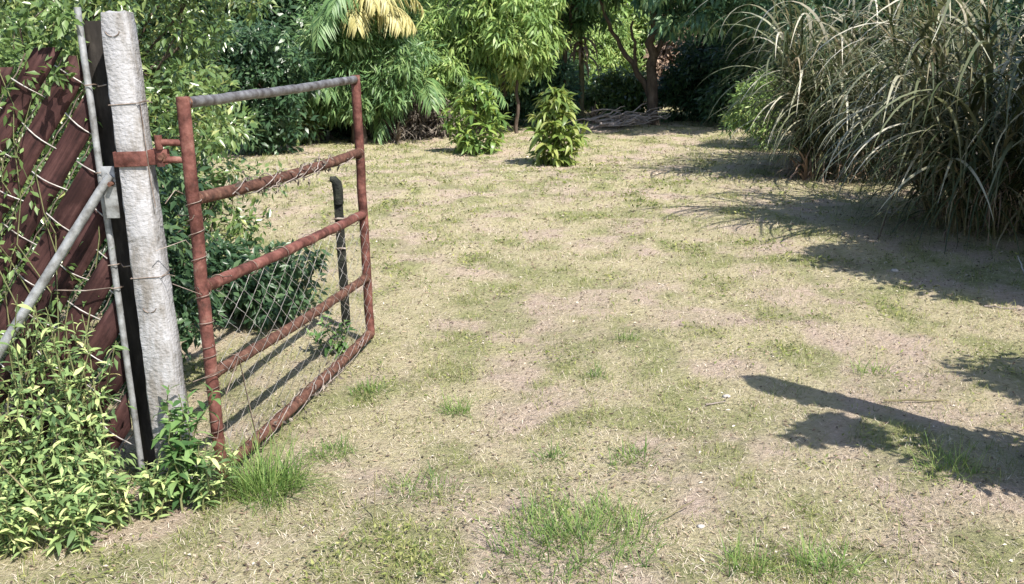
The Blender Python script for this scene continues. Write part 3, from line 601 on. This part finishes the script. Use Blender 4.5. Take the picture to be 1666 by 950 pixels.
# far row
far = [(230, 17, 'deep', 'far dark tree behind the olive tree at left'), (430, 19.5, 'deep', 'far dark tree behind the stemless palm'), (560, 20.5, 'blue', 'far bluish tree behind the yellow-fronded palm'), (700, 21.5, 'deep', 'far dark tree behind the green palm clump'), (830, 22, 'blue', 'far bluish tree behind the thin-trunked tree'), (960, 25.5, 'lime', 'far light green tree behind the orange-brown dry plant'), (1090, 26, 'olive', 'far olive tree showing behind the forked trunk'), (1220, 23, 'deep', 'far dark tree in the shade right of the forked tree'), (1350, 20, 'blue', 'far bluish tree behind the farther tall grass'), (1500, 18, 'deep', 'far dark tree behind the nearer tall grass')]
for q, (px, y, mat, lab) in enumerate(far):
    bk('leafy_tree', lab, px, y, mat, 1.9, (1.75, .9, 1.95), 200, .42, 70, .2, .075, 400 + q, th=1, tr=.09, hollow=.15)
# brush pile
r = np.random.default_rng(330); x, y = at(1012, 16.3), 16.3
t = thing('brush_pile', 'heap of cut grey branches left of the forked trunk', 'branches', (x, y, gz(x, y)))
for q in range(34):
    mb = MB(); a = r.normal(.25, .5); ln = r.uniform(.4, 1.0); c = np.array([r.normal(0, .24), r.normal(0, .18), abs(r.normal(.06, .08)) + .03]); d = np.array([math.cos(a), r.normal(0, .4), max(.05, math.sin(a) * .6)])
    limb(mb, c - d * ln * .5 * np.array([1, 1, .3]), c + d * ln * .5, r.uniform(.012, .03), .008, r, 6, .04, 6); mb.obj('branch', M['drywood'], t)

# ------------------------------------------------------------------ young trees with single leaves
def leaf_mesh(L, W, droop, fold=.18, seg=4, curl=.0):
    mb = MB(); V = []; F = []
    p = np.zeros(3)
    for i in range(seg + 1):
        t = i / seg; e = -droop * t; 
        wd = W * .5 * math.sin(math.pi * min(1, .06 + .94 * t ** .8)) ** .8 if i not in (0, seg) else .0008
        V += [(p[0], wd, p[2] + fold * wd * 1.2), (p[0], 0, p[2]), (p[0], -wd, p[2] + fold * wd * 1.2)]
        p = p + np.array([math.cos(e), 0, math.sin(e)]) * L / seg
    for i in range(seg):
        for j in (0, 1): F.append([i * 3 + j, i * 3 + 3 + j, i * 3 + 4 + j, i * 3 + 1 + j])
    mb.add(V, F); return mb
def leaf_set(mat, specs):
    out = []
    for s in specs:
        me = leaf_mesh(*s).mesh('leaf', True); me.materials.append(M[mat]); out.append(me)
    return out
def put_leaf(me, parent, pos, d, n, s, name='leaf'):
    d = Vector(d).normalized(); n = Vector(n); y = n.cross(d)
    if y.length < 1e-4: y = Vector((0, 1, 0)).cross(d)
    y.normalize(); z = d.cross(y)
    o = link(name, me, parent)
    o.matrix_local = Matrix(((d.x * s, y.x * s, z.x * s, pos[0]), (d.y * s, y.y * s, z.y * s, pos[1]), (d.z * s, y.z * s, z.z * s, pos[2]), (0, 0, 0, 1)))
    return o
def sapling(label, x, y, h, wd, mat, nros, per, seed, low=.12):
    r = np.random.default_rng(seed); t = thing('young_tree', label, 'sapling', (x, y, gz(x, y)))
    me = leaf_set(mat, [(.2, .058, 1.1), (.24, .062, 1.5), (.17, .052, .8)])
    mb = MB(); limb(mb, (0, 0, -.03), (0, 0, h * .8), .016, .007, r, 7, .015, 7)
    for q in range(nros):
        f = q / (nros - 1); z = h * (low + (1 - low) * f) - .02; rad = wd * (.45 + .75 * math.sin(min(1, f * 1.15 + .1) * math.pi) ** .8) * r.uniform(.5, 1.05) * (1 if f < .93 else .25); a = q * 2.399
        c = (rad * math.cos(a), rad * math.sin(a), z); limb(mb, (0, 0, z * .72), c, .006, .003, r, 4, .03, 5)
        for k in range(per):
            b = k * 2.399 + r.random(); e = r.uniform(-.5, .75); d = (math.cos(b) * math.cos(e) + math.cos(a) * .3, math.sin(b) * math.cos(e) + math.sin(a) * .3, math.sin(e))
            put_leaf(me[k % 3], t, (c[0], c[1], c[2] + r.normal(0, .015)), d, (r.normal(0, .3), r.normal(0, .3), 1), r.uniform(.75, 1.15))
    mb.obj('stem', M['bark'], t, True)
    ml = MB(); n = 36; f = r.random(n); a = r.random(n) * 6.28; rad = wd * np.sqrt(r.random(n)) * (.5 + .7 * np.sin(np.minimum(1, f * 1.1 + .1) * 3.14)); cs = np.stack([rad * np.cos(a), rad * np.sin(a), .06 + (h - .1) * f], -1)
    foliage(ml, r, cs, .1, 14, .16, .045, .5, .6, True); ml.obj('inner_leaves', M[mat.replace('_o', '')], t)['kind'] = 'stuff'
sapling('bushy dark green young tree, the farther of the two on the lawn', -.45, 13.2, .98, .36, 'mango_deep_o', 29, 10, 501, .06)
sapling('yellow-green young tree standing alone on the lawn, nearer than the darker one', .56, 11.7, .90, .25, 'mango_lime_o', 27, 11, 502, .04)

# ------------------------------------------------------------------ tall arching grass at right
def cane_blade(L, W, el, bend, seg=12):
    mb = MB(); mb.blades(np.zeros((1, 3)), 0, L, W, el, bend, .5, seg)
    V = np.concatenate(mb.v); return mb
def tall_grass(label, x, y, stems, spread, hgt, big, seed, per=9):
    r = np.random.default_rng(seed); t = thing('tall_grass_clump', label, 'tall grass', (x, y, gz(x, y)), 'clumps of tall arching grass')
    ms, ml = MB(), MB(); P, AZ, L, W, EL, DR, A = [], [], [], [], [], [], []
    tops = []
    for q in range(stems):
        a = r.random() * 6.28; rr = spread * math.sqrt(r.random()); b = np.array([rr * math.cos(a), rr * math.sin(a), -.03])
        h = hgt * r.uniform(.3, .85); ln = r.normal(.16, .1) + .3 * rr
        top = b + np.array([math.cos(a) * h * ln + r.normal(0, .05), math.sin(a) * h * ln + r.normal(0, .05), h])
        p = limb(ms, b, top, .008, .004, r, 6, .012, 5); tops.append(p)
        for k in range(per):
            f = r.uniform(.08, 1); i = min(int(f * 5), 4); c = p[i] + (p[i + 1] - p[i]) * (f * 5 - i)
            P.append(c); AZ.append(a + r.normal(0, 1.3)); L.append(r.uniform(.6, 1.3)); W.append(r.uniform(.016, .03)); EL.append(r.uniform(.5, 1.35)); DR.append(r.uniform(1.4, 2.9)); A.append(r.random())
    ms.obj('canes', M['cane'], t, True)['kind'] = 'stuff'
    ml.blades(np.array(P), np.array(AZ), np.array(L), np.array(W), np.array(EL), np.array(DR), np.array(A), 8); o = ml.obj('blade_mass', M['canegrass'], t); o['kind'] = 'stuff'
    # dead thatch at the foot
    n = 500; md = MB(); a = r.random(n) * 6.28; rr = spread * 1.15 * np.sqrt(r.random(n)); md.blades(np.stack([rr * np.cos(a), rr * np.sin(a), r.uniform(0, .5, n)], -1), a + r.normal(0, .8, n), r.uniform(.25, .6, n), r.uniform(.008, .018, n), r.uniform(-.2, 1, n), r.uniform(1, 2.4, n), r.random(n), 5); md.obj('dead_thatch', M['brown'], t)['kind'] = 'stuff'
    mes = []
    for L_, W_, e, b in ((1.3, .040, 1.05, 2.2), (1.1, .036, .8, 1.9), (1.45, .042, 1.2, 2.5), (.95, .034, .65, 1.8), (1.25, .038, .95, 2.7)):
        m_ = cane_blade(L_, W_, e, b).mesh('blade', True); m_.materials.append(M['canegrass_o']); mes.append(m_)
    for q in range(big):
        p = tops[r.integers(len(tops))]; f = r.uniform(.35, 1); i = min(int(f * 5), 4); c = p[i] + (p[i + 1] - p[i]) * (f * 5 - i)
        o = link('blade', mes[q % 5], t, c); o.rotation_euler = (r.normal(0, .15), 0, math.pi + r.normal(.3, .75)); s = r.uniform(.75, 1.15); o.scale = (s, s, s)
    return t
tall_grass('farther clump of tall arching grass with dry brown foot', 3.85, 10.6, 90, .62, 2.25, 280, 601, 16)
NEAR = tall_grass('nearer clump of tall arching grey-green grass overhanging the yard', 3.85, 7.4, 100, .62, 2.3, 290, 602, 16)
mb = MB(); mb.blades(np.array([[.02, -.45, 1.46]]), 3.3, .22, .05, -.9, .6, .7, 5); mb.obj('dead_blade', M['yellow'], NEAR)['label'] = 'yellow dying blade'
strap_plant('dry orange-brown leaf tuft at the left foot of the farther tall grass', 1318, 10.2, 46, .55, .035, 'brown', 324)
tree('leafy_shrub', 'dark dense shrub at the right edge beside the nearer tall grass', 'shrub', 4.75, 6.75, 'deep', (0, 0, 1.15), (.8, .7, 1.2), 170, .22, 80, .08, .034, .5, .05, 604, hollow=.1)
tree('leafy_tree', 'dark shaded tree closing the view behind the tall grass at right', 'tree', 6.3, 9.4, 'deep', (0, 0, 1.7), (1.5, 1.6, 1.8), 220, .34, 80, .13, .05, 1, .09, 610, hollow=.15)
tree('leafy_shrub', 'dark shrub filling the gap between the two grass clumps', 'shrub', 5.0, 12.6, 'deep', (0, 0, 1.4), (1.1, .9, 1.45), 150, .28, 80, .12, .045, .6, .06, 611, hollow=.15)
# trees beyond the right edge, whose shade lies on the grass and ground
tree('leafy_tree', 'broad tree beyond the right edge shading the tall grass', 'tree', 6.6, 5.0, 'deep', (-.75, .35, 3.0), (1.35, 1.25, 1.0), 230, .38, 130, .15, .055, 1.9, .13, 612, hollow=.15)
tree('leafy_shrub', 'shrub beyond the right edge that shades the ground below the grass', 'shrub', 3.85, 5.05, 'deep', (0, 0, 1.4), (.72, .6, 1.25), 210, .22, 110, .09, .04, .5, .04, 613, hollow=.1)
tree('leafy_shrub', 'shrub right of the second gate post, outside the view', 'shrub', 3.2, 3.02, 'deep', (0, 0, 1.0), (.38, .38, .8), 130, .17, 130, .08, .036, .3, .03, 614, hollow=.1)
tree('leafy_shrub', 'leafy shoot close to the second gate post, outside the view', 'shrub', 2.2, 2.68, 'deep', (-.02, .0, .58), (.27, .2, .52), 60, .12, 50, .07, .03, .25, .018, 615, hollow=.1)

tree('leafy_shrub', 'thin shoot added outside the view, its bushy tip throwing a shadow blob', 'shrub', 1.97, 2.62, 'deep', (-.04, .03, 1.3), (.13, .09, .085), 22, .06, 70, .055, .026, 1.2, .009, 616, hollow=.1)  # invented shoot, bushy tip placed to cast the blob by the post shadow
# ------------------------------------------------------------------ weeds at the fence and post, leaf by leaf
weed_small = leaf_set('weed_o', [(.054, .015, .7), (.066, .017, 1.3), (.042, .013, .4)])
weed_broad = leaf_set('weed_dark_o', [(.075, .024, .8), (.09, .027, 1.3), (.06, .021, .4)])
def weed(label, x, y, h, stems, nodes, spread, mes, seed, lean=(0, 0), per=3, mat='stem'):
    r = np.random.default_rng(seed); t = thing('leafy_weed', label, 'weed', (x, y, gz(x, y)), 'weeds along the fence')
    mb = MB()
    for q in range(stems):
        a = r.random() * 6.28; hh = h * r.uniform(.55, 1.05); top = np.array([math.cos(a) * spread * r.random() + lean[0], math.sin(a) * spread * .6 * r.random() + lean[1], hh])
        p = limb(mb, (r.normal(0, .03), r.normal(0, .02), -.02), top, .0045, .0016, r, 8, .02, 5, .02)
        for k in range(nodes):
            f = .15 + .85 * (k + .5) / nodes; i = min(int(f * 7), 6); c = p[i] + (p[i + 1] - p[i]) * (f * 7 - i)
            for m_ in range(per):
                b = m_ * 6.283 / per + k * 1.2 + r.normal(0, .3); e = r.uniform(-.2, .8)
                put_leaf(mes[r.integers(3)], t, c, (math.cos(b) * math.cos(e), math.sin(b) * math.cos(e), math.sin(e)), (r.normal(0, .3), r.normal(0, .3), 1), r.uniform(.4, 1.25) * (1 - .25 * f))
    mb.obj('stem', M[mat], t, True)
    if h > .3 and mes is weed_small:
        n = 15; a = r.random(n) * 6.28; rr = spread * .8 * np.sqrt(r.random(n)); ml = MB(); foliage(ml, r, np.stack([rr * np.cos(a) + lean[0] * .5, rr * np.sin(a) * .7, h * r.uniform(.1, .85, n)], -1), .05, 9, .042, .014, .3, .6, True); ml.obj('inner_leaves', M['weed'], t)['kind'] = 'stuff'
WE = [(-1.80, 2.86, .62, 'tall pale weed at the lower left edge of the view'), (-1.68, 2.93, .74, 'tallest yellow-green weed in front of the slats, over the strut'),
      (-1.57, 2.85, .55, 'bushy weed below the galvanised strut'), (-1.50, 3.00, .66, 'weed climbing the slats left of the thin pipe'),
      (-1.42, 2.93, .70, 'weed with reddish-yellow tips growing up against the thin pipe'), (-1.62, 2.74, .34, 'low weed at the front of the thicket, lower left'),
      (-1.42, 2.78, .36, 'bright yellow-green weed in front of the thin pipe foot'), (-1.76, 2.72, .40, 'low weed in the lower left corner'),
      (-1.30, 2.80, .27, 'low yellowish weed left of the white post foot'), (-1.90, 2.98, .70, 'weed half cut off by the left edge of the view'),
      (-1.36, 2.64, .22, 'lowest weed on the grass in front of the thicket'), (-1.55, 2.62, .26, 'sprawling weed at the thicket front, left of the lowest weed')]
for q, (x, y, h, lab) in enumerate(WE): weed(lab, x, y, h, 10, 10, .20, weed_small, 700 + q, per=3)
weed('broad-leaved dark weed at the right foot of the white post', -1.13, 2.93, .40, 10, 10, .15, weed_broad, 720, (.02, 0), 3)
weed('pale weed hiding the lower end of the gate hinge stile', -1.04, 2.90, .27, 9, 9, .14, weed_small, 721, (.04, 0), 3)
weed('small weed right at the front of the white post foot', -1.22, 2.86, .22, 9, 8, .13, weed_small, 723, (0, 0), 3)
weed('green weed growing under the gate beside its far bottom corner', -.86, 4.55, .18, 6, 6, .14, weed_broad, 722, (-.04, 0), 3)
# bent dry stalk in the thicket
mb = MB(); mb.tube([(0, 0, 0), (-.12, -.02, .16), (-.26, -.01, .34), (-.40, .03, .43), (-.52, .06, .46)], [.003, .003, .0025, .002, .001], 5)
tag(mb.obj('dry_stalk', M['cane'], None, False, (-1.33, 2.66, gz(-1.33, 2.66))), 'long bent straw stalk leaning across the weeds, lower left', 'stalk')
# vine leaves in front of the slats
r = np.random.default_rng(740); mb = MB(); ms = MB(); cs = []
for q in range(9):
    x = -1.66 + r.normal(0, .15); p = limb(ms, (x, 3.13, r.uniform(.1, .5)), (x + r.normal(0, .12), 3.14, r.uniform(1.1, 1.6)), .003, .0015, r, 8, .03, 4); cs += list(p[2:])
vt = thing('climbing_vine', 'grey-green vine straggling over the red-brown slats', 'vine', (-1.62, 3.13, gz(-1.62, 3.13)))
off = np.array([-1.62, 3.13, gz(-1.62, 3.13)]); foliage(mb, r, np.array(cs) - off, .06, 7, .036, .015, rich=True, aspect=(1, .5, 1)); tp = np.stack([r.uniform(-1.95, -1.38, 34), r.uniform(3.1, 3.25, 34), r.normal(1.52, .07, 34)], -1); foliage(mb, r, tp - off, .07, 26, .042, .018, rich=True); mb.obj('leaves', M['vine'], vt)['kind'] = 'stuff'
ms.v = [v - off for v in ms.v]; ms.obj('stem', M['stem'], vt)

# ------------------------------------------------------------------ grass tufts, sticks and stones that stand out on the ground
def pix(px, py):    # ground point seen at that place in the photograph
    x = (px - 833) / FPX; y = -(py - 475) / FPX; c, s = math.cos(ROLL), math.sin(ROLL); x, y = x * c + y * s, -x * s + y * c
    d = (x, math.cos(PITCH) + y * math.sin(PITCH), -math.sin(PITCH) + y * math.cos(PITCH)); t = -CAM_H / d[2]
    return d[0] * t, d[1] * t
TU = [(432, 800, 620, .22, .12, 'tall soft green grass tuft in front of the gate bottom rail', .45), (930, 888, 1100, .10, .27, 'wide bright green tuft at the bottom middle of the view', .5),
      (742, 668, 130, .10, .06, 'upright green tuft right of the gate far corner', .55), (1345, 930, 170, .12, .09, 'green tuft at the bottom edge right of the middle', .5),
      (1210, 925, 120, .11, .07, 'small green tuft at the bottom edge below the bare pinkish soil', .5), (895, 745, 120, .08, .07, 'flat green tuft in the middle of the near ground', .45),
      (1030, 752, 140, .08, .09, 'green tuft on the pinkish soil near the long post shadow', .5), (1538, 765, 220, .11, .11, 'yellowish tuft just in front of the dark post shadow', .75),
      (968, 612, 80, .08, .05, 'small dark tuft in the middle of the yard', .3), (1020, 556, 90, .08, .06, 'olive tuft farther up the middle of the yard', .4),
      (1420, 600, 120, .09, .09, 'pale green tuft above the tip of the post shadow', .6), (600, 640, 110, .10, .08, 'green tuft under the far end of the gate bottom rail', .4),
      (690, 800, 180, .08, .13, 'loose low tuft right of the gate near the camera', .45), (545, 740, 150, .09, .09, 'low green tuft beside the gate bottom rail middle', .45)]
for q, (px, py, n, h, sp, lab, v) in enumerate(TU):
    x, y = pix(px, py); r = np.random.default_rng(800 + q); mb = MB(); a = r.random(n) * 6.28; rr = sp * r.random(n) ** .7
    lx, ly = rr * np.cos(a), rr * np.sin(a); P = np.stack([lx, ly, ground_z(x + lx, y + ly) - gz(x, y) - .003], -1)
    mb.blades(P, a + r.normal(0, 1.3, n), h * r.uniform(.25, 1.25, n) ** 1.2, r.uniform(.0018, .0045, n), r.uniform(.25, 1.5, n), r.uniform(.2, 1.6, n), np.clip(r.normal(v, .22, n), 0, 1), 4)
    tag(mb.obj('grass_tuft', M['tuft'], None, False, (x, y, gz(x, y))), lab, 'grass tuft', 'tufts that stand out on the ground')
def stick(px, py, L, az, rad, lab, mat='drywood', lift=.0):
    x, y = pix(px, py); r = np.random.default_rng(int(px)); mb = MB(); d = np.array([math.cos(az), math.sin(az), lift]); p = wobble(-d * L / 2, d * L / 2, 7, L * .012, int(px)); p[:, 2] += rad + .006 + max(0, lift * L / 2)
    mb.tube(p, np.linspace(rad, rad * .5, 7), 6); tag(mb.obj('dry_stick', M[mat], None, False, (x, y, gz(x, y))), lab, 'stick')
stick(1650, 503, .30, -.45, .004, 'pale thin stick in the shade at the right edge', 'drywood')
stick(1490, 660, .26, -.08, .005, 'straw stick lying just above the long post shadow', 'cane')
stick(1165, 652, .10, .35, .004, 'short pale stick left of the post shadow tip', 'drywood')
stick(1660, 445, .16, 1.4, .006, 'pale upright twig bit in the shade under the grass', 'stone', .5)
stick(1100, 845, .16, .6, .003, 'thin dry twig on the near ground right of middle', 'cane', .2)
stick(612, 845, .035, 1.5, .0022, 'single upright straw right of the soft green tuft', 'cane', 4.)
stick(1440, 385, .35, .9, .007, 'dark slanting twig at the foot of the nearer tall grass', 'bark', 1.)
def stone(px, py, s, lab):
    x, y = pix(px, py); r = np.random.default_rng(int(px + py)); mb = MB(); n = 7; V = []
    for i in range(5):
        t = i / 4 * math.pi
        for j in range(n): a = j * 6.283 / n; V.append(np.array([math.sin(t) * math.cos(a) * s, math.sin(t) * math.sin(a) * s * .8, math.cos(t) * s * .5]) * (1 + r.normal(0, .1)) + np.array([0, 0, s * .25]))
    mb.add(V, [[i * n + j, i * n + (j + 1) % n, i * n + n + (j + 1) % n, i * n + n + j] for i in range(4) for j in range(n)]); tag(mb.obj('pale_stone', M['stone'], None, True, (x, y, gz(x, y))), lab, 'stone')
stone(1455, 443, .028, 'pale stone between the two shadow patches below the tall grass')
stone(1182, 640, .018, 'small white stone left of the post shadow tip')
stone(1140, 858, .014, 'tiny pale stone on the near ground right of the bright tuft')
